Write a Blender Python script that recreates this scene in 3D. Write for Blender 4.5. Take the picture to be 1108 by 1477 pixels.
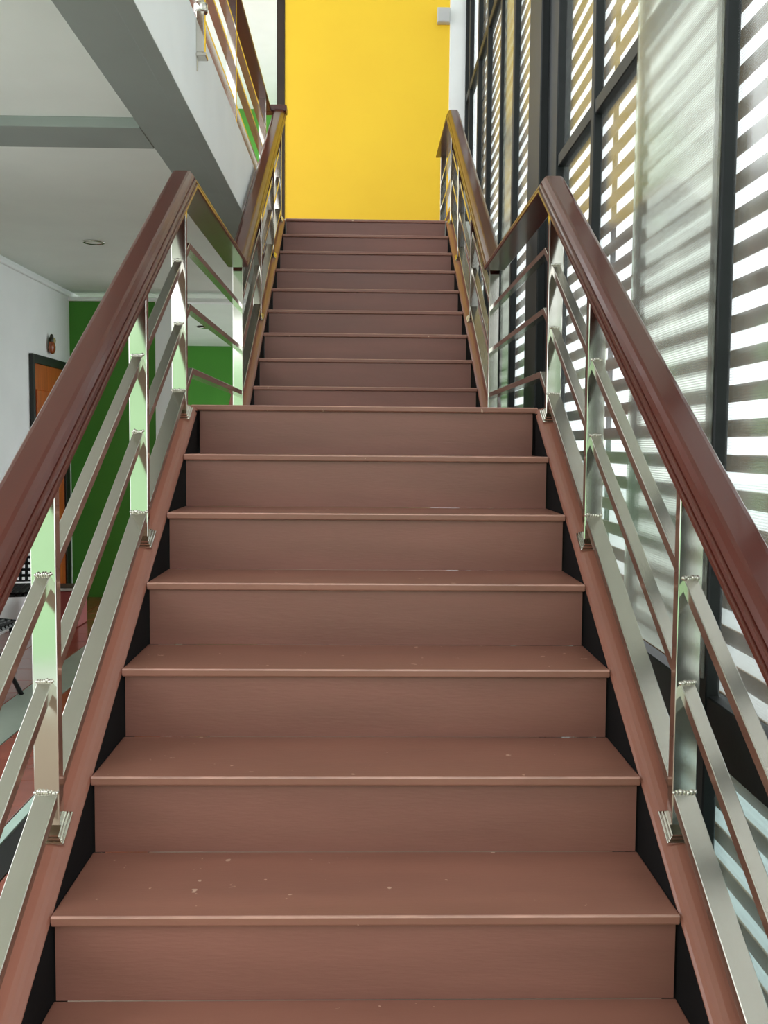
import bpy, bmesh, math, random
from mathutils import Vector, Matrix

random.seed(7)
for o in list(bpy.data.objects):
    bpy.data.objects.remove(o, do_unlink=True)
scene = bpy.context.scene
COL = scene.collection

# ------------------------------------------------------------------ camera
F_PX, PITCH, YAW, ROLL = 1397.1, -0.0689, 0.0231, 0.0083
EYE = Vector((-0.0173, -3.628, 1.474))
cp, sp, cy, sy = math.cos(PITCH), math.sin(PITCH), math.cos(YAW), math.sin(YAW)
fwd = Vector((sy * cp, cy * cp, sp)); right = Vector((cy, -sy, 0)); up = right.cross(fwd)
cr, sr = math.cos(ROLL), math.sin(ROLL)
r2, u2 = cr * right + sr * up, -sr * right + cr * up
cam_data = bpy.data.cameras.new('camera')
cam_data.sensor_fit = 'VERTICAL'; cam_data.sensor_height = 36.0
cam_data.lens = F_PX * 36.0 / 1477.0
cam_data.clip_start = 0.05; cam_data.clip_end = 300
cam = bpy.data.objects.new('camera', cam_data)
COL.objects.link(cam)
m = Matrix.Identity(4)
for i in range(3):
    m[i][0], m[i][1], m[i][2], m[i][3] = r2[i], u2[i], -fwd[i], EYE[i]
cam.matrix_world = m
scene.camera = cam

# ------------------------------------------------------------------ world, view
world = bpy.data.worlds.new('sky'); scene.world = world; world.use_nodes = True
bg = world.node_tree.nodes['Background']
bg.inputs['Color'].default_value = (0.92, 0.975, 1.0, 1); bg.inputs['Strength'].default_value = 2.3
vs = scene.view_settings
vs.view_transform = 'Standard'; vs.look = 'None'; vs.gamma = 1.0; vs.use_curve_mapping = False
vs.exposure = 0.40
try:
    scene.cycles.use_denoising = True
    scene.cycles.max_bounces = 12; scene.cycles.diffuse_bounces = 6; scene.cycles.glossy_bounces = 6
    scene.cycles.transparent_max_bounces = 24
    scene.cycles.sample_clamp_indirect = 8
except Exception:
    pass

# ------------------------------------------------------------------ materials
def lin(r, g, b):
    f = lambda c: (c / 255 / 12.92) if c / 255 <= 0.04045 else ((c / 255 + 0.055) / 1.055) ** 2.4
    return (f(r), f(g), f(b), 1)

def mat(name, col, rough=0.5, metal=0.0, var=0.06, scale=6.0, bump=0.0, bscale=60.0, coat=0.0, stretch=None, spec=None,
        rvar=0.0, speck=None):
    M = bpy.data.materials.new(name); M.use_nodes = True
    nt = M.node_tree; N = nt.nodes; Lk = nt.links
    b = N['Principled BSDF']
    b.inputs['Metallic'].default_value = metal
    b.inputs['Roughness'].default_value = rough
    if coat: b.inputs['Coat Weight'].default_value = coat; b.inputs['Coat Roughness'].default_value = 0.10
    if spec is not None: b.inputs['Specular IOR Level'].default_value = spec
    tc = N.new('ShaderNodeNewGeometry'); mp = N.new('ShaderNodeMapping')
    Lk.new(tc.outputs['Position'], mp.inputs['Vector'])
    if stretch: mp.inputs['Scale'].default_value = stretch
    nz = N.new('ShaderNodeTexNoise'); nz.inputs['Scale'].default_value = scale; nz.inputs['Detail'].default_value = 6
    Lk.new(mp.outputs['Vector'], nz.inputs['Vector'])
    rp = N.new('ShaderNodeValToRGB')
    rp.color_ramp.elements[0].position = 0.3; rp.color_ramp.elements[1].position = 0.7
    rp.color_ramp.elements[0].color = tuple(c * (1 - var) for c in col[:3]) + (1,)
    rp.color_ramp.elements[1].color = tuple(min(1, c * (1 + var)) for c in col[:3]) + (1,)
    Lk.new(nz.outputs['Fac'], rp.inputs['Fac'])
    out = rp.outputs['Color']
    if speck:
        n2 = N.new('ShaderNodeTexNoise'); n2.inputs['Scale'].default_value = 34; n2.inputs['Detail'].default_value = 2
        Lk.new(tc.outputs['Position'], n2.inputs['Vector'])
        r3 = N.new('ShaderNodeValToRGB'); r3.color_ramp.elements[0].position = 0.725; r3.color_ramp.elements[1].position = 0.75
        Lk.new(n2.outputs['Fac'], r3.inputs['Fac'])
        mx = N.new('ShaderNodeMixRGB'); mx.inputs['Color2'].default_value = speck
        Lk.new(r3.outputs['Color'], mx.inputs['Fac']); Lk.new(out, mx.inputs['Color1'])
        out = mx.outputs['Color']
    Lk.new(out, b.inputs['Base Color'])
    if rvar:
        mr = N.new('ShaderNodeMapRange')
        mr.inputs['To Min'].default_value = max(0.02, rough - rvar); mr.inputs['To Max'].default_value = rough + rvar
        Lk.new(nz.outputs['Fac'], mr.inputs['Value']); Lk.new(mr.outputs['Result'], b.inputs['Roughness'])
    if bump:
        nb = N.new('ShaderNodeTexNoise'); nb.inputs['Scale'].default_value = bscale; nb.inputs['Detail'].default_value = 4
        Lk.new(mp.outputs['Vector'], nb.inputs['Vector'])
        bp = N.new('ShaderNodeBump'); bp.inputs['Strength'].default_value = bump; bp.inputs['Distance'].default_value = 0.004
        Lk.new(nb.outputs['Fac'], bp.inputs['Height']); Lk.new(bp.outputs['Normal'], b.inputs['Normal'])
    return M

def reeded(name, tint, clear, milky, period, gloss=0.08, blur=0.0):
    """thin reeded glass: fine horizontal reeds that let part of the light straight through and scatter the rest"""
    M = bpy.data.materials.new(name); M.use_nodes = True
    nt = M.node_tree; N = nt.nodes; Lk = nt.links
    N.remove(N['Principled BSDF']); out = N['Material Output']
    tc = N.new('ShaderNodeTexCoord')
    wv = N.new('ShaderNodeTexWave'); wv.wave_type = 'BANDS'; wv.bands_direction = 'Z'
    wv.inputs['Scale'].default_value = 0.314159 / period; wv.inputs['Distortion'].default_value = 0.0
    Lk.new(tc.outputs['Object'], wv.inputs['Vector'])
    nz = N.new('ShaderNodeTexNoise'); nz.inputs['Scale'].default_value = 1.6; nz.inputs['Detail'].default_value = 2
    Lk.new(tc.outputs['Object'], nz.inputs['Vector'])
    ad = N.new('ShaderNodeMath'); ad.operation = 'MULTIPLY_ADD'; ad.inputs[1].default_value = 0.25; 
    Lk.new(nz.outputs['Fac'], ad.inputs[0]); Lk.new(wv.outputs['Fac'], ad.inputs[2])
    mr = N.new('ShaderNodeMapRange'); mr.inputs['From Max'].default_value = 1.15
    mr.inputs['To Min'].default_value = clear; mr.inputs['To Max'].default_value = milky
    Lk.new(ad.outputs[0], mr.inputs['Value'])
    tr = N.new('ShaderNodeBsdfTransparent')
    tm = N.new('ShaderNodeMixRGB'); tm.inputs['Color1'].default_value = tint
    tm.inputs['Color2'].default_value = tuple(c * (1 - 1.6 * (milky - clear)) for c in tint[:3]) + (1,)
    Lk.new(wv.outputs['Fac'], tm.inputs['Fac']); Lk.new(tm.outputs['Color'], tr.inputs['Color'])
    tl = N.new('ShaderNodeBsdfTranslucent'); tl.inputs['Color'].default_value = (0.86, 0.9, 0.86, 1)
    if blur:
        rf = N.new('ShaderNodeBsdfRefraction'); rf.inputs['Roughness'].default_value = 0.22; rf.inputs['IOR'].default_value = 1.06; Lk.new(tm.outputs['Color'], rf.inputs['Color'])
        m0 = N.new('ShaderNodeMixShader'); m0.inputs['Fac'].default_value = blur
        Lk.new(tr.outputs[0], m0.inputs[1]); Lk.new(rf.outputs[0], m0.inputs[2]); tr = m0
    m1 = N.new('ShaderNodeMixShader'); Lk.new(mr.outputs['Result'], m1.inputs['Fac'])
    Lk.new(tr.outputs[0], m1.inputs[1]); Lk.new(tl.outputs[0], m1.inputs[2])
    gl = N.new('ShaderNodeBsdfGlossy'); gl.inputs['Roughness'].default_value = 0.12; gl.inputs['Color'].default_value = (0.9, 0.9, 0.9, 1)
    fr = N.new('ShaderNodeFresnel'); fr.inputs['IOR'].default_value = 1.5
    fm = N.new('ShaderNodeMath'); fm.operation = 'MULTIPLY_ADD'; fm.inputs[1].default_value = 0.5; fm.inputs[2].default_value = gloss
    fm.use_clamp = True
    Lk.new(fr.outputs[0], fm.inputs[0])
    m2 = N.new('ShaderNodeMixShader'); Lk.new(fm.outputs[0], m2.inputs['Fac'])
    Lk.new(m1.outputs[0], m2.inputs[1]); Lk.new(gl.outputs[0], m2.inputs[2])
    Lk.new(m2.outputs[0], out.inputs['Surface'])
    return M

MT = dict(
    tread=mat('brown stair paint', lin(138, 92, 77), 0.40, var=0.13, scale=5, bump=0.08, bscale=90, stretch=(0.35, 1.5, 1.5), rvar=0.06, speck=lin(196, 160, 140)),
    riser=mat('brown riser paint', lin(129, 84, 73), 0.43, var=0.13, scale=5, bump=0.10, bscale=110, stretch=(0.25, 1, 1.6), rvar=0.06),
    stringer=mat('brown steel paint', lin(140, 90, 75), 0.24, var=0.05, scale=4, bump=0.02),
    web=mat('black steel web', lin(16, 15, 16), 0.85, spec=0.15, var=0.2, scale=9, bump=0.05),
    steel=mat('polished stainless steel', (0.66, 0.63, 0.57, 1), 0.10, 1.0, var=0.03, scale=6, rvar=0.03),
    satin=mat('satin stainless steel', (0.60, 0.57, 0.51, 1), 0.20, 1.0, var=0.04, scale=5, rvar=0.04),
    rail=mat('lacquered dark wood', lin(80, 32, 22), 0.28, var=0.12, scale=2, stretch=(6, 1.0, 1.0), coat=0.35, spec=0.35),
    black=mat('black frame paint', lin(22, 25, 25), 0.5, spec=0.3, var=0.2, scale=12, bump=0.06),
    slat=mat('tan louvre board', lin(138, 108, 76), 0.7, var=0.15, scale=3, bump=0.1),
    white=mat('white wall paint', lin(244, 246, 246), 0.7, var=0.025, scale=3, bump=0.05, bscale=140),
    ceil=mat('ceiling paint', lin(228, 233, 226), 0.8, var=0.03, scale=2.5, bump=0.08, bscale=160),
    beam=mat('grey soffit paint', lin(142, 149, 143), 0.75, var=0.05, scale=3, bump=0.08, bscale=120),
    green=mat('green wall paint', lin(70, 138, 42), 0.7, var=0.05, scale=2.5, bump=0.06, bscale=120),
    yellow=mat('yellow wall paint', lin(255, 208, 42), 0.6, var=0.03, scale=1.6, bump=0.05, bscale=120),
    tile=mat('red floor tile', lin(140, 70, 52), 0.22, var=0.18, scale=5, bump=0.03, coat=0.3, rvar=0.06),
    grout=mat('grey grout', lin(150, 130, 115), 0.8, var=0.1, scale=12, bump=0.1),
    band=mat('grey green floor band', lin(150, 160, 145), 0.35, var=0.08, scale=6, bump=0.04),
    paleband=mat('pale mint floor band', lin(190, 214, 200), 0.4, var=0.06, scale=6, bump=0.04),
    darkband=mat('black floor band', lin(22, 22, 22), 0.4, var=0.2, scale=6, bump=0.04),
    door=mat('orange brown door wood', lin(186, 92, 34), 0.4, var=0.2, scale=4, stretch=(3, 8, 0.6), bump=0.08, coat=0.2),
    dframe=mat('black door frame', lin(24, 24, 22), 0.45, var=0.2, scale=8, bump=0.05),
    iron=mat('black cast iron', lin(20, 21, 24), 0.35, var=0.3, scale=20, bump=0.2),
    crate=mat('red crate plastic', lin(150, 62, 56), 0.5, var=0.1, scale=7, bump=0.05),
    rim=mat('pale crate rim', lin(190, 180, 172), 0.5, var=0.08, scale=7, bump=0.05),
    china=mat('white china', lin(235, 238, 240), 0.15, var=0.02, scale=5, coat=0.4),
    clay=mat('glazed red clay', lin(150, 72, 36), 0.2, var=0.35, scale=22, bump=0.3, bscale=40, coat=0.5),
    clay2=mat('dark clay glaze', lin(40, 34, 22), 0.3, var=0.4, scale=22, bump=0.3, bscale=40),
    clay3=mat('pale gold glaze', lin(190, 170, 120), 0.25, var=0.3, scale=22, bump=0.2),
    grey=mat('grey plastic', lin(196, 196, 196), 0.5, var=0.03, scale=6, bump=0.03),
    dark=mat('dark brown board', lin(46, 30, 16), 0.6, var=0.3, scale=4, bump=0.06),
    lamp=mat('frosted lamp glass', lin(235, 235, 225), 0.4, var=0.02, scale=6),
    ground=mat('pale paving', lin(204, 207, 205), 0.85, var=0.1, scale=0.6, bump=0.1),
    mint=mat('pale mint wall paint', lin(186, 226, 180), 0.6, var=0.04, scale=3, bump=0.05, bscale=120),
    worn_glint=mat('worn brown nosing', lin(174, 130, 116), 0.35, var=0.25, scale=30, bump=0.2, bscale=120, stretch=(0.3, 1, 1)),  # edge wear and the bevel's highlight, both put into the colour
    glass=reeded('reeded glass', (0.97, 0.99, 0.98, 1), 0.01, 0.08, 0.007, 0.01),
    milk2=reeded('pale smooth glass', (0.92, 0.94, 0.86, 1), 0.04, 0.14, 0.007, 0.15, 0.6),
    milk=reeded('milky reeded glass', (0.94, 0.97, 0.91, 1), 0.03, 0.15, 0.007, 0.02, 0.6),
    clear=reeded('pale green clear glass', (0.88, 0.99, 0.985, 1), 0.0, 0.03, 0.02, 0.02),
)

# ------------------------------------------------------------------ helpers
def add_box(bm, x0, x1, y0, y1, z0, z1):
    r = bmesh.ops.create_cube(bm, size=1.0)
    vs_ = r['verts']
    for v in vs_:
        v.co = Vector(((x0 + x1) / 2 + v.co.x * (x1 - x0), (y0 + y1) / 2 + v.co.y * (y1 - y0), (z0 + z1) / 2 + v.co.z * (z1 - z0)))
    return vs_

def bevel_all(bm, w, seg=1):
    if w > 0:
        bmesh.ops.bevel(bm, geom=list(bm.edges), offset=w, offset_type='OFFSET', segments=seg, profile=0.5, affect='EDGES')

def link(name, me, parent=None, loc=(0, 0, 0)):
    o = bpy.data.objects.new(name, me); COL.objects.link(o); o.location = loc
    if parent: o.parent = parent
    return o

def finish(name, bm, m_, parent=None, loc=(0, 0, 0), smooth=False):
    bmesh.ops.recalc_face_normals(bm, faces=list(bm.faces))
    me = bpy.data.meshes.new(name); bm.to_mesh(me); bm.free()
    me.materials.append(MT[m_])
    if smooth:
        for p in me.polygons: p.use_smooth = True
    return link(name, me, parent, loc)

def box(name, x0, x1, y0, y1, z0, z1, m_, parent=None, bev=0.0, seg=1):
    """a box object whose origin sits at its own base centre"""
    cx, cy_, cz = (x0 + x1) / 2, (y0 + y1) / 2, z0
    bm = bmesh.new(); add_box(bm, x0 - cx, x1 - cx, y0 - cy_, y1 - cy_, 0, z1 - z0)
    bevel_all(bm, bev, seg)
    loc = Vector((cx, cy_, cz))
    if parent: loc = loc - world_loc(parent)
    return finish(name, bm, m_, parent, loc)

def world_loc(o):
    l = Vector(o.location)
    while o.parent: o = o.parent; l += Vector(o.location)
    return l

def thing(name, label, cat, loc=(0, 0, 0), group=None):
    o = bpy.data.objects.new(name, None); COL.objects.link(o); o.location = loc
    o.empty_display_size = 0.1
    tag(o, label, cat, group); return o

def tag(o, label, cat, group=None):
    o['label'] = label; o['category'] = cat
    if group: o['group'] = group
    return o

def struct(o, label=None, cat=None):
    o['kind'] = 'structure'
    if label: o['label'] = label
    if cat: o['category'] = cat
    return o

def struct_root(name, label, cat, loc=(0, 0, 0)):
    o = bpy.data.objects.new(name, None); COL.objects.link(o); o.location = loc
    return struct(o, label, cat)

def sweep(name, X, path, prof, m_, parent, smooth=False):
    """profile (lateral, perpendicular) swept along a path in the YZ plane with mitred bends"""
    bm = bmesh.new(); rings = []
    P = [Vector((0, y, z)) for y, z in path]
    for i, p in enumerate(P):
        ns = []
        if i > 0: t = (P[i] - P[i - 1]).normalized(); ns.append(Vector((0, -t.z, t.y)))
        if i < len(P) - 1: t = (P[i + 1] - P[i]).normalized(); ns.append(Vector((0, -t.z, t.y)))
        n = ns[0] if len(ns) == 1 else (ns[0] + ns[1]) / (1 + ns[0].dot(ns[1]))
        if i == 0 or i == len(P) - 1: n = Vector((0, 0, 1)) / max(0.2, ns[0].z)   # plumb-cut ends
        rings.append([bm.verts.new((X + u, p.y + n.y * v, p.z + n.z * v)) for u, v in prof])
    k = len(prof)
    for a, b in zip(rings[:-1], rings[1:]):
        for j in range(k):
            bm.faces.new((a[j], a[(j + 1) % k], b[(j + 1) % k], b[j]))
    bm.faces.new(rings[0]); bm.faces.new(list(reversed(rings[-1])))
    return finish(name, bm, m_, parent, -world_loc(parent) if parent else (0, 0, 0), smooth)

def prism_yz(name, x0, x1, pts, m_, parent, bev=0.0):
    bm = bmesh.new()
    a = [bm.verts.new((x0, y, z)) for y, z in pts]; b = [bm.verts.new((x1, y, z)) for y, z in pts]
    bm.faces.new(a); bm.faces.new(list(reversed(b)))
    k = len(pts)
    for j in range(k): bm.faces.new((a[j], b[j], b[(j + 1) % k], a[(j + 1) % k]))
    bevel_all(bm, bev, 2)
    return finish(name, bm, m_, parent, -world_loc(parent) if parent else (0, 0, 0))

def lathe(name, prof, m_, parent, loc, seg=24, scale=(1, 1, 1), smooth=True):
    bm = bmesh.new(); rings = []
    for r, z in prof:
        rings.append([bm.verts.new((r * math.cos(2 * math.pi * j / seg) * scale[0], r * math.sin(2 * math.pi * j / seg) * scale[1], z * scale[2])) for j in range(seg)])
    for a, b in zip(rings[:-1], rings[1:]):
        for j in range(seg): bm.faces.new((a[j], a[(j + 1) % seg], b[(j + 1) % seg], b[j]))
    bm.faces.new(list(reversed(rings[0]))); bm.faces.new(rings[-1])
    l = Vector(loc)
    if parent: l = l - world_loc(parent)
    return finish(name, bm, m_, parent, l, smooth)

def tube(name, pts, r, m_, parent, seg=8):
    bm = bmesh.new(); rings = []
    P = [Vector(p) for p in pts]
    for i, p in enumerate(P):
        t = (P[min(i + 1, len(P) - 1)] - P[max(i - 1, 0)]).normalized()
        ref = Vector((0, 0, 1)) if abs(t.z) < 0.9 else Vector((1, 0, 0))
        a = t.cross(ref).normalized(); b = t.cross(a)
        rings.append([bm.verts.new(p + r * (math.cos(2 * math.pi * j / seg) * a + math.sin(2 * math.pi * j / seg) * b)) for j in range(seg)])
    for a, b in zip(rings[:-1], rings[1:]):
        for j in range(seg): bm.faces.new((a[j], a[(j + 1) % seg], b[(j + 1) % seg], b[j]))
    bm.faces.new(list(reversed(rings[0]))); bm.faces.new(rings[-1])
    return finish(name, bm, m_, parent, -world_loc(parent) if parent else (0, 0, 0), True)

# ------------------------------------------------------------------ stair geometry
RISE, G1, G2, LAND, ZL = 0.1798, 0.2937, 0.2836, 1.8279, 1.6182
S1, S2 = RISE / G1, RISE / G2
ZTOP = ZL + 9 * RISE                 # upper floor level
YTOP = LAND + 8 * G2                 # top nosing
low = lambda Y: ZL + S1 * Y          # nosing line, lower flight
upp = lambda Y: ZL + RISE + S2 * (Y - LAND)

# ------------------------------------------------------------------ setting
ground = struct(box('ground', -40, 40, -40, 40, -0.40, -0.12, 'ground'))
XW, YB, YF, ROOF = -2.78, 5.65, 10.7, 7.6
floor = struct_root('floor', 'red tiled floor of the room beside the stairs', 'floor')
box('floor_slab', XW - 0.15, 1.0, -5.0, YF, -0.12, -0.012, 'grout', floor)
# tiles, one object each
TS = 0.30
tile_me = None
bands = [(-2.03, -1.77, 'band'), (-1.385, -1.335, 'paleband'), (-1.335, -1.225, 'darkband')]
for bx0, bx1, bm_ in bands:
    box('floor_band', bx0 + 0.004, bx1 - 0.004, -0.9, YB - 0.003, -0.012, 0.0, bm_, floor, 0.001)
spans = [(XW + 0.002, -2.03), (-1.77, -1.385), (-1.225, -0.78)]
for sx0, sx1 in spans:
    n = max(1, round((sx1 - sx0) / TS)); w = (sx1 - sx0) / n
    bmt = bmesh.new(); add_box(bmt, -w / 2 + 0.002, w / 2 - 0.002, -TS / 2 + 0.002, TS / 2 - 0.002, -0.012, 0.0); bevel_all(bmt, 0.0012)
    first = finish('tile', bmt, 'tile', floor); me = first.data
    k = 0
    for i in range(n):
        for j in range(21):
            o = first if k == 0 else link('tile', me, floor)
            o.location = (sx0 + (i + 0.5) * w, YB - 0.003 - (j + 0.5) * TS, random.uniform(-0.0008, 0.0))
            k += 1

# walls
wl = struct_root('wall_left', 'white wall with the wooden door left of the stairs', 'wall')
box('wall_panel', XW - 0.15, XW, 1.2, YF, -0.12, 2.895, 'white', wl)
struct(box('wall_back', XW, -1.97, YB, YB + 0.12, -0.012, 2.84, 'green'), 'green wall at the end of the ground floor room', 'wall')
struct(box('trim_1', -1.97, -1.72, YB - 0.03, YB + 0.15, -0.012, 2.80, 'white'), 'white pilaster at the end of the green wall', 'pilaster')
struct(box('trim_2', XW, -0.80, YB - 0.03, YB + 0.12, 2.80, 2.835, 'white', None, 0.004), 'white strip along the top of the green wall', 'trim')
struct(box('trim_3', XW, XW + 0.03, 1.2, YB - 0.03, 2.83, 2.865, 'white', None, 0.006), 'white strip along the top of the white wall', 'trim')
struct(box('wall_far', XW - 0.15, 1.0, YF, YF + 0.15, -0.12, ROOF, 'green'), 'far green wall seen past the stair rails', 'wall')
struct(box('wall_front_added', -3.4, 1.2, -6.7, -6.55, -0.12, 2.7, 'mint'), 'unseen pale mint wall added behind the viewer to shade the low steps', 'wall')  # unseen, added to shade the low steps and tint the post reflections
yw = struct_root('wall_yellow', 'bright yellow wall at the top of the stairs', 'wall')
box('wall_panel', -0.742, 0.755, 5.45, 5.60, ZTOP, ROOF, 'yellow', yw)
struct(box('trim_4', 0.755, 0.91, 5.44, 5.60, ZTOP, ROOF, 'white', None, 0.002), 'white pilaster between yellow wall and window', 'pilaster')
struct(box('trim_5', -0.815, -0.742, 5.44, 5.60, ZTOP, ROOF, 'dark', None, 0.002), 'dark brown edge of the yellow wall', 'trim')

# ceiling of the ground floor = slab of the corridor above
ce = struct_root('ceiling', 'grey ceiling under the upper corridor', 'ceiling')
box('corridor_slab', XW - 0.15, -0.80, -4.6, YF, 2.895, ZTOP, 'ceil', ce)
box('edge_beam', -1.00, -0.80, -4.6, 5.6, 2.853, 2.895, 'beam', ce, 0.002)
for yb in (-3.2, 0.74, 4.9):
    if yb < 4: box('cross_beam', XW, -1.00, yb, yb + 0.30, 2.85, 2.895, 'beam', ce, 0.002)
box('edge_fascia', -0.80, -0.735, -4.6, YTOP + 0.02, 2.845, ZTOP + 0.045, 'white', ce, 0.002)
box('soffit_strip', -0.80, -0.735, -4.6, YTOP + 0.02, 2.838, 2.8449, 'beam', ce, 0.001)
box('landing_slab', -0.80, 1.0, YTOP + 0.03, YF, 2.95, ZTOP, 'ceil', ce)
box('roof_slab', XW - 0.15, 1.2, -5.0, YF, ROOF, ROOF + 0.2, 'ceil', ce)
box('corridor_ceiling', XW - 0.15, -0.80, -4.6, YF, 6.28, 6.45, 'white', ce)
box('corridor_floor', XW - 0.15, -0.801, -4.6, YF, ZTOP, ZTOP + 0.012, 'tile', ce)
box('landing_floor', -0.80, 0.99, YTOP + 0.101, 5.44, ZTOP, ZTOP + 0.004, 'tread', ce)

# wooden door in the left wall
d = struct_root('door_1', 'orange brown panelled wooden door with a black frame', 'door', (XW, 5.0, 0))
Y0, Y1, ZT = 4.52, 5.50, 2.21
box('door_frame', XW, XW + 0.035, Y0, Y0 + 0.05, 0, ZT, 'dframe', d, 0.003)
box('door_frame', XW, XW + 0.035, Y1 - 0.13, Y1, 0, ZT, 'dframe', d, 0.003)
box('door_frame', XW, XW + 0.035, Y0 + 0.05, Y1 - 0.13, ZT - 0.075, ZT, 'dframe', d, 0.003)
leaf = box('door_leaf', XW, XW + 0.018, Y0 + 0.05, Y1 - 0.13, 0.005, ZT - 0.075, 'door', d)
yw0, yw1 = Y0 + 0.05, Y1 - 0.13
mid = (yw0 + yw1) / 2
for ya, yb in ((yw0 + 0.05, mid - 0.035), (mid + 0.035, yw1 - 0.09)):
    for za, zb in ((0.18, 0.62), (0.74, 1.12), (1.24, 1.92)):
        pn = box('door_panel', XW + 0.018, XW + 0.030, ya, yb, za, zb, 'door', leaf, 0.010)
box('door_handle', XW + 0.018, XW + 0.07, yw0 + 0.03, yw0 + 0.06, 1.0, 1.03, 'steel', leaf, 0.006)

# ------------------------------------------------------------------ staircase
st = thing('staircase', 'straight brown painted staircase with a middle landing', 'staircase', (0, -2.35, 0))
TH, OV = 0.021, 0.014
def step_mesh(w, dep, th, bev):
    bm = bmesh.new(); add_box(bm, -w / 2, w / 2, 0, dep, -th, 0); bevel_all(bm, bev, 2); return bm
def wear_and_glint(o):  # lightens the top front bevel: worn paint plus a painted highlight line
    o.data.materials.append(MT['worn_glint'])
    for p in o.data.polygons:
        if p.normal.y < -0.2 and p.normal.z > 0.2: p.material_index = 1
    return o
def place(name, me, loc, parent):
    return link(name, me, parent, Vector(loc) - world_loc(parent))
me_t1 = me_t2 = me_r = None
for k in range(0, 8):                       # k=0 lowest tread ... 7 landing nosing is its own board
    Yn, Zn = -(8 - k) * G1, ZL - (8 - k) * RISE
    if me_t1 is None:
        o = wear_and_glint(finish('tread', step_mesh(1.2546, G1 + OV, TH, 0.004), 'tread', st)); me_t1 = o.data; o.location = Vector((0, Yn, Zn)) - world_loc(st)
    else: place('tread', me_t1, (0, Yn, Zn), st)
bm = bmesh.new(); add_box(bm, -0.622, 0.622, 0, 0.018, 0, RISE - TH); me_o = finish('riser', bm, 'riser', st); me_r = me_o.data
me_o.location = Vector((0, -8 * G1 + OV, 0.002)) - world_loc(st)
for k in range(1, 9):
    place('riser', me_r, (0, -(8 - k) * G1 + OV, ZL - (9 - k) * RISE), st)
# landing
wear_and_glint(box('landing_nosing', -0.655, 0.640, 0.0, 0.10, ZL - TH, ZL, 'tread', st, 0.004))
box('landing_deck', -0.70, 0.70, 0.10, LAND + OV, ZL - 0.10, ZL, 'tread', st)
box('landing_beam', -0.70, 0.70, 0.035, 0.10, ZL - 0.16, ZL - TH - 0.001, 'riser', st)
for k in range(1, 10):
    Yn, Zn = LAND + (k - 1) * G2, ZL + k * RISE
    if k < 9:
        if me_t2 is None:
            o = wear_and_glint(finish('tread', step_mesh(1.2546, G2 + OV, TH, 0.004), 'tread', st)); me_t2 = o.data; o.location = Vector((0, Yn, Zn)) - world_loc(st)
        else: place('tread', me_t2, (0, Yn, Zn), st)
    place('riser', me_r, (0, Yn + OV, Zn - RISE), st)
wear_and_glint(box('top_nosing', -0.625, 0.625, YTOP, YTOP + 0.10, ZTOP - TH, ZTOP, 'tread', st, 0.004))
# stringers: brown top channel over a black web
for s in (-1, 1):
    xa, xb = sorted((s * 0.628, s * 0.745))
    def stringer(y0, y1, f, slope, foot0=None):
        c = math.sqrt(1 + slope * slope)
        hw = (xb - xa) / 2
        pr = [(-hw, -0.055), (hw, -0.055)] + [(hw * math.cos(a), -0.020 + 0.022 * math.sin(a)) for a in [k * math.pi / 14 for k in range(15)]]
        sweep('stringer', (xa + xb) / 2, [(y0, f(y0)), (y1, f(y1))], pr, 'stringer', st, False)
        xc, xd = sorted((s * 0.6275, s * 0.690))
        prism_yz('stringer_web', xc, xd, [(y0, f(y0) - 0.020), (y1, f(y1) - 0.020), (y1, f(y1) - 0.30), (y0, f(y0) - 0.30)], 'web', st)
    stringer(-2.60, 0.0, low, S1)
    stringer(LAND - G2, YTOP, upp, S2)
    xc, xd = sorted((s * 0.6275, s * 0.690))
    box('stringer_web', xc, xd, -0.02, 0.10, ZL - 0.30, ZL - TH - 0.002, 'web', st)

# ------------------------------------------------------------------ railings
HP = [(-0.050, 0.0), (0.050, 0.0), (0.0545, 0.003), (0.0545, 0.012), (0.0465, 0.0145), (0.0465, 0.018), (0.0510, 0.0205), (0.0490, 0.028),
      (0.0410, 0.0300), (0.0405, 0.0335), (0.0440, 0.0360), (0.0380, 0.0465), (0.0300, 0.0560), (0.022, 0.0580)]
HP = HP + [(-u, v) for u, v in reversed(HP[2:])]
ZHR1 = ZL + 0.777                     # underside of level handrail at the landing
ZHR2 = ZTOP + 0.777
OFF1, OFF2 = 0.80, 0.79
yb1 = (ZHR1 - ZL - OFF1) / S1
yb2 = LAND + (ZHR1 - ZL - RISE - OFF2) / S2
yb3 = LAND + (ZHR2 - ZL - RISE - OFF2) / S2
BARS = (('upper_bar', 0.56, 0.030, 0.024, 'satin'), ('middle_bar', 0.335, 0.030, 0.024, 'satin'), ('bottom_bar', 0.095, 0.047, 0.024, 'satin'))
def rect(w, h): return [(-w / 2, -h), (w / 2, -h), (w / 2 , -0.0015), (w / 2 - 0.0015, 0), (-w / 2 + 0.0015, 0), (-w / 2, -0.0015)]
POSTX, HANDX = 0.682, 0.672

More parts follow.
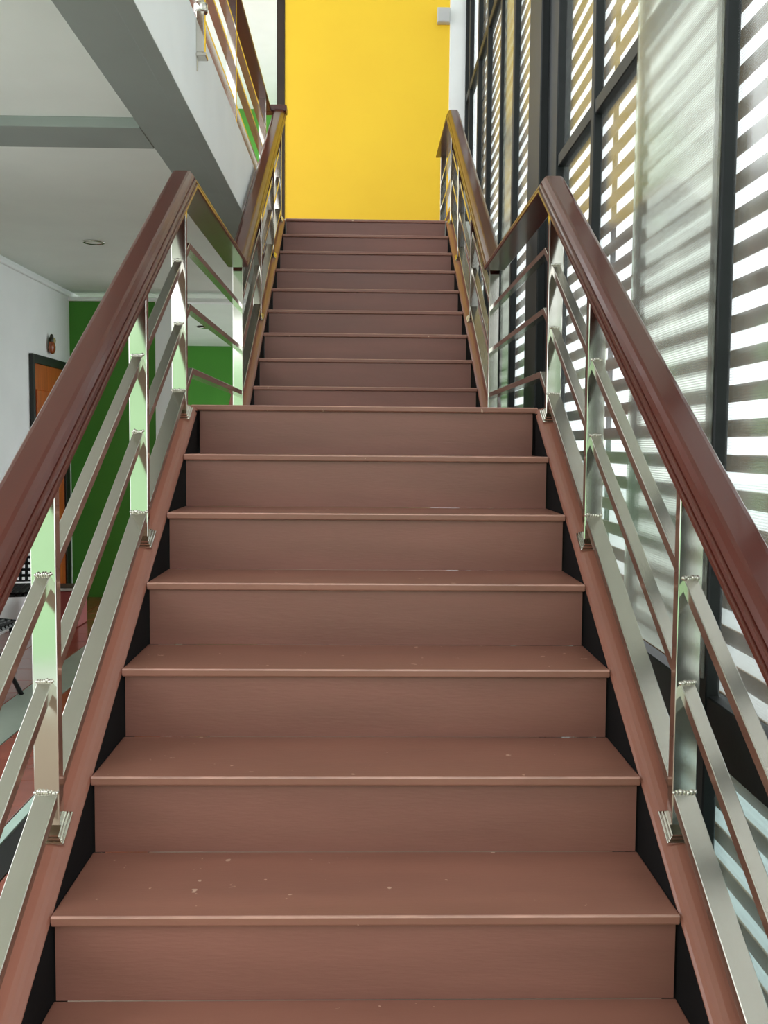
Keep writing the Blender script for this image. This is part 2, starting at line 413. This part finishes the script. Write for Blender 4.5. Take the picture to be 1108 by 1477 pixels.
def post(parent, X, Y, z0, z1, slope):
    """rectangular post; its stepped cover flange lies on the slope it stands on"""
    bm = bmesh.new(); add_box(bm, -0.0265, 0.0265, -0.0155, 0.0155, 0, z1 - z0); bevel_all(bm, 0.0022, 2)
    p = finish('post', bm, 'steel', parent, Vector((X, Y, z0)) - world_loc(parent))
    bm = bmesh.new()
    for q, (a, zz) in enumerate(((0.041, 0.008), (0.036, 0.015), (0.032, 0.021))):
        bmx = bmesh.new(); add_box(bmx, -a, a, -a, a, (0.0, 0.008, 0.015)[q], zz); bevel_all(bmx, 0.0018)
        tmp = bpy.data.meshes.new('t'); bmx.to_mesh(tmp); bmx.free(); bm.from_mesh(tmp); bpy.data.meshes.remove(tmp)
    ang = math.atan(slope)
    bmesh.ops.rotate(bm, verts=bm.verts, cent=(0, 0, 0), matrix=Matrix.Rotation(ang, 3, 'X'))
    finish('base_flange', bm, 'steel', p, (0, 0, 0))
    return p

def welds(parent, X, Y, z, w):
    bm = bmesh.new()
    for i in range(7):
        t = -0.5 + i / 6
        r = bmesh.ops.create_icosphere(bm, subdivisions=1, radius=0.0042 + random.uniform(0, 0.0018))
        bmesh.ops.translate(bm, verts=r['verts'], vec=(X + t * w, Y, z + random.uniform(-0.001, 0.003)))
    finish('weld', bm, 'satin', parent, -world_loc(parent), True)

def stair_railing(s, label):
    root = thing('stair_railing', label, 'railing', (s * POSTX, -2.42, low(-2.42)))
    X = s * POSTX
    lowY, upY = (-2.42, -1.587, -0.712, -0.062), (2.57, 3.43, 4.055)
    for Y in lowY:
        post(root, X, Y, low(Y), min(low(Y) + OFF1, ZHR1) + 0.004, S1)
    post(root, X, 1.60, ZL, ZHR1 + 0.05, 0.0)
    for Y in upY:
        post(root, X, Y, upp(Y), min(upp(Y) + OFF2, ZHR2) + 0.004, S2)
    path = [(-2.62, low(-2.62) + OFF1), (yb1, ZHR1), (yb2, ZHR1), (yb3, ZHR2)]
    if s > 0:
        path.append((5.12, ZHR2)); post(root, X, 5.07, ZTOP, ZHR2 + 0.004, 0.0)
    else:
        path[-1] = (yb3 - 0.02, ZHR2 - 0.02 * S2)
    sweep('handrail', s * HANDX, path, HP, 'rail', root)
    for nm, off, w, h, mm in BARS:
        pr = rect(w, h)
        yk = 0.075; zk = low(yk) + off
        sweep(nm, X, [(-2.42, low(-2.42) + off), (yk, zk), (1.60, zk)], pr, mm, root)
        ytop = 4.075 if s < 0 else LAND + (ZTOP + 0.13 - ZL - RISE) / S2
        pth = [(1.60, upp(1.60) + off), (4.06, upp(4.06) + off)]
        if s > 0: pth = [(1.60, upp(1.60) + off), (4.13, upp(4.13) + off), (5.07, upp(4.13) + off)]
        sweep(nm, X, pth, pr, mm, root)
        for Y in lowY[1:]:
            welds(root, X, Y - 0.017, low(Y - 0.017) + off + 0.001, w)
    return root
stair_railing(-1, 'left stair railing of polished steel bars with brown wooden handrail')
stair_railing(1, 'right stair railing of polished steel bars beside the tall window')

# upper corridor balcony railing
br = thing('balcony_railing', 'upper corridor railing above the white floor edge', 'railing', (-0.768, 2.0, ZTOP + 0.045))
XB = -0.768; ZB = ZTOP + 0.045
for Y in (-2.9, -1.3, 0.35, 2.02, 3.72):
    b = box('post', XB - 0.0265, XB + 0.0265, Y - 0.0155, Y + 0.0155, ZB, ZHR2 + 0.004, 'steel', br, 0.002)
bal_path = [(-3.5, ZHR2), (3.99, ZHR2)]
sweep('handrail', -0.782, bal_path, HP, 'rail', br)
for nm, z in (('upper_bar', 0.59), ('middle_bar', 0.385), ('bottom_bar', 0.175)):
    sweep(nm, XB, [(-3.5, ZTOP + z), (3.72, ZTOP + z)], rect(0.042, 0.020), 'satin', br)
# short return of the handrail towards the stair
bm = bmesh.new()
add_box(bm, -0.835, -0.612, 4.00, 4.10, ZHR2 + 0.004, ZHR2 + 0.058); bevel_all(bm, 0.010, 2)
finish('handrail_return', bm, 'rail', br, -world_loc(br))

# short steel tube clamped on the floor edge
tb = thing('steel_tube', 'short vertical steel tube with round clamp on the white floor edge', 'tube', (-0.735, 0.66, 3.13))
box('tube', -0.735, -0.700, 0.635, 0.680, 3.135, 3.75, 'steel', tb, 0.003)
lathe('clamp', [(0.026, -0.02), (0.030, -0.014), (0.030, 0.014), (0.026, 0.02)], 'satin', tb, (-0.717, 0.657, 3.325), 20)
box('end_plate', -0.735, -0.692, 0.628, 0.690, 3.118, 3.135, 'satin', tb, 0.003)
box('wire_tail', -0.7345, -0.7305, 0.642, 0.646, 3.06, 3.118, 'satin', tb)

# grey box on the yellow wall
jb = thing('junction_box', 'small grey box high on the yellow wall', 'box', (0.69, 5.45, 5.29))
box('body', 0.636, 0.752, 5.385, 5.449, 5.290, 5.420, 'grey', jb, 0.005, 2)
box('lid', 0.641, 0.747, 5.376, 5.386, 5.295, 5.415, 'grey', jb, 0.003, 2)

# ceiling downlight and far vent
dl = thing('downlight', 'round recessed downlight in the grey ceiling', 'light', (-1.93, 3.40, 2.895))
lathe('trim_ring', [(0.062, -0.0005), (0.078, -0.001), (0.080, -0.006), (0.066, -0.010), (0.058, -0.004)], 'satin', dl, (-1.93, 3.40, 2.895), 28)
lathe('diffuser', [(0.057, -0.001), (0.057, -0.004), (0.03, -0.006)], 'lamp', dl, (-1.93, 3.40, 2.894), 28)
d2 = thing('ceiling_vent', 'small dark round fitting in the far white ceiling', 'fitting', (-1.94, 8.3, 2.895))
lathe('trim_ring', [(0.05, 0.0), (0.09, -0.002), (0.095, -0.012), (0.06, -0.018)], 'dark', d2, (-1.94, 8.3, 2.895), 24)
lathe('cover', [(0.058, 0.0), (0.058, -0.02), (0.03, -0.026)], 'satin', d2, (-1.94, 8.3, 2.894), 24)

# ------------------------------------------------------------------ tall window on the right
XI, XG = 0.90, 0.93
wn = struct_root('window_1', 'tall black framed window of reeded glass panes beside the stairs', 'window', (XG, 1.3, 0))
mull = [-3.05, -2.40, -1.735, -1.080, 0.350, 2.490, 3.820, 4.430, 5.085]
for Y in mull:
    w = 0.033 if abs(Y - 0.35) > 0.01 else 0.028
    box('mullion', XI, 0.938, Y - w, Y + w, -0.012, ROOF, 'black', wn, 0.004)
for Y, w in ((-0.315, 0.012), (3.15, 0.022)):
    box('mullion', XI + 0.01, 0.938, Y - w, Y + w, -0.012, ROOF, 'black', wn, 0.003)
box('jamb', XI - 0.005, 0.96, 1.06, 1.302, -0.012, ROOF, 'black', wn, 0.004)
box('jamb', XI - 0.005, 0.96, 1.502, 1.875, -0.012, ROOF, 'black', wn, 0.004)
box('column', 0.857, 1.0, 1.302, 1.502, -0.012, ROOF, 'black', wn, 0.006)
for yj in (5.40,):
    box('jamb', XI, 0.96, 5.40, 5.45, -0.012, ROOF, 'black', wn, 0.003)
for z0, z1 in ((0.0, 0.08), (0.66, 0.815), (2.80, 2.86), (4.60, 4.66)):
    box('transom', XI + 0.004, 0.955, -3.05, 1.06, z0, z1, 'black', wn, 0.004)
for z0, z1 in ((0.0, 0.08), (4.58, 4.64)):
    box('transom', XI + 0.004, 0.955, 1.875, 5.45, z0, z1, 'black', wn, 0.004)
ysR = [-3.05, -2.40, -1.735, -1.080, -0.315, 0.350, 1.06]
for a, b in zip(ysR[:-1], ysR[1:]):
    for z0, z1 in ((0.08, 0.66), (0.815, 2.80), (2.86, 4.60), (4.66, ROOF)):
        special = abs(a + 1.08) < 0.01 and z0 > 0.5
        if special:
            continue
        box('pane', XG, XG + 0.006, a + 0.012, b - 0.012, z0 - 0.01, z1 + 0.01, 'clear' if z0 < 0.5 else 'glass', wn)
box('overlay_pane', XI - 0.008, XI - 0.001, -1.10, -0.318, 0.86, ROOF, 'milk', wn)
ysL = [1.875, 2.49, 3.15, 3.82, 4.43, 5.085, 5.40]
for a, b in zip(ysL[:-1], ysL[1:]):
    for z0, z1 in ((0.08, 4.58), (4.64, ROOF)):
        box('pane', XG, XG + 0.006, a + 0.012, b - 0.012, z0 - 0.01, z1 + 0.01, 'milk2' if abs(a - 2.49) < 0.01 else 'glass', wn)

lv = thing('louver_screen', 'tan horizontal board screen outside the tall window', 'screen', (1.05, 1.5, -0.12))
bm = bmesh.new(); add_box(bm, -0.004, 0.004, -4.6, 4.0, -0.025, 0.025); bevel_all(bm, 0.0015)
first = finish('slat', bm, 'slat', lv); me_s = first.data
PH = 0.03
for i in range(57):
    o = first if i == 0 else link('slat', me_s, lv)
    o.location = Vector((1.05, 1.5, PH + i * 0.1)) - world_loc(lv)
for Y in (-2.9, -1.60, 0.62, 1.62, 2.66, 4.15, 5.4):
    box('upright', 1.056, 1.075, Y - 0.012, Y + 0.012, -0.12, 5.7, 'black', lv, 0.003)

# ------------------------------------------------------------------ things in the room on the left
orn = thing('wall_ornament', 'small glazed clay pot ornament hung above the wooden door', 'ornament', (XW, 5.03, 2.25))
lathe('body', [(0.004, 0.0), (0.035, 0.006), (0.055, 0.035), (0.058, 0.065), (0.045, 0.095), (0.034, 0.108)], 'clay', orn, (XW + 0.030, 5.03, 2.25), 20, (0.5, 1, 1))
lathe('crown', [(0.036, 0.100), (0.046, 0.118), (0.040, 0.135), (0.026, 0.150), (0.030, 0.158), (0.012, 0.172)], 'clay2', orn, (XW + 0.030, 5.03, 2.25), 12, (0.5, 1, 1), False)
lathe('face', [(0.004, 0.094), (0.020, 0.100), (0.024, 0.118), (0.016, 0.134), (0.004, 0.140)], 'clay3', orn, (XW + 0.052, 5.035, 2.25), 14, (0.4, 1, 1))

cr_ = thing('crate', 'small red crate with pale rim against the far room wall', 'crate', (-2.42, 4.22, 0))
box('body', -2.56, -2.28, 4.09, 4.36, 0.0, 0.29, 'crate', cr_, 0.008)
box('rim', -2.57, -2.27, 4.08, 4.37, 0.29, 0.312, 'rim', cr_, 0.005)
box('lining', -2.545, -2.295, 4.105, 4.345, 0.312, 0.316, 'dark', cr_, 0.001)

def lattice(name, w, h, nx, nz, bend, parent, loc, rx):
    bm = bmesh.new(); g = {}
    for i in range(nx + 1):
        for j in range(nz + 1):
            u = -0.5 + i / nx; v = j / nz
            top = 0.06 * math.cos(u * math.pi) if j == nz else 0
            g[i, j] = bm.verts.new((u * w, bend * (0.25 - u * u), v * h + top))
    for i in range(nx):
        for j in range(nz):
            bm.faces.new((g[i, j], g[i + 1, j], g[i + 1, j + 1], g[i, j + 1]))
    o = finish(name, bm, 'iron', parent, loc)
    wm = o.modifiers.new('w', 'WIREFRAME'); wm.thickness = 0.031; wm.use_replace = True; wm.use_even_offset = False
    o.rotation_euler = (rx, 0, 0)
    return o
def chair(label, x, y, rz, group):
    c = thing('garden_chair', label, 'chair', (x, y, 0), group)
    c.rotation_euler = (0, 0, rz)
    lattice('backrest', 0.42, 0.40, 10, 9, 0.06, c, (0, 0.19, 0.46), -0.12)
    o = lattice('seat', 0.44, 0.40, 10, 9, 0.0, c, (0, 0.20, 0.43), math.pi / 2)
    for a, b in ((-1, -1), (1, -1), (-1, 1), (1, 1)):
        bm = bmesh.new()
        pts = [Vector((a * 0.19, b * 0.18, 0.43)), Vector((a * 0.205, b * 0.20, 0.28)), Vector((a * 0.19, b * 0.185, 0.12)), Vector((a * 0.23, b * 0.225, 0.0))]
        me_l = tube('leg', pts, 0.014, 'iron', None); me_l.parent = c
    return c
chair('black cast iron garden chair with openwork back nearest the rail', -2.47, 3.25, math.radians(10), 'black garden chairs')
chair('black cast iron garden chair with openwork back set before the garden table', -2.25, 1.80, math.radians(175), 'black garden chairs')
gt = thing('garden_table', 'black cast iron garden table between the openwork chairs', 'table', (-2.47, 2.58, 0))
lathe('table_top', [(0.235, 0.0), (0.25, 0.006), (0.25, 0.018), (0.235, 0.024)], 'iron', gt, (-2.47, 2.58, 0.676), 36)
lathe('pedestal', [(0.045, 0.05), (0.03, 0.10), (0.022, 0.30), (0.034, 0.42), (0.022, 0.54), (0.05, 0.676)], 'iron', gt, (-2.47, 2.58, 0), 16)
for k in range(3):
    a = k * 2 * math.pi / 3 + 0.4
    p = [(-2.47 + math.cos(a) * r, 2.58 + math.sin(a) * r, z) for r, z in ((0.02, 0.13), (0.10, 0.11), (0.17, 0.04), (0.22, 0.015))]
    tube('foot', p, 0.015, 'iron', gt)
pl = lathe('plate', [(0.04, 0.0), (0.05, 0.002), (0.085, 0.014), (0.082, 0.016), (0.045, 0.006)], 'china', None, (-2.33, 2.50, 0.7005), 28)
tag(pl, 'small white china plate on the black garden table', 'plate')
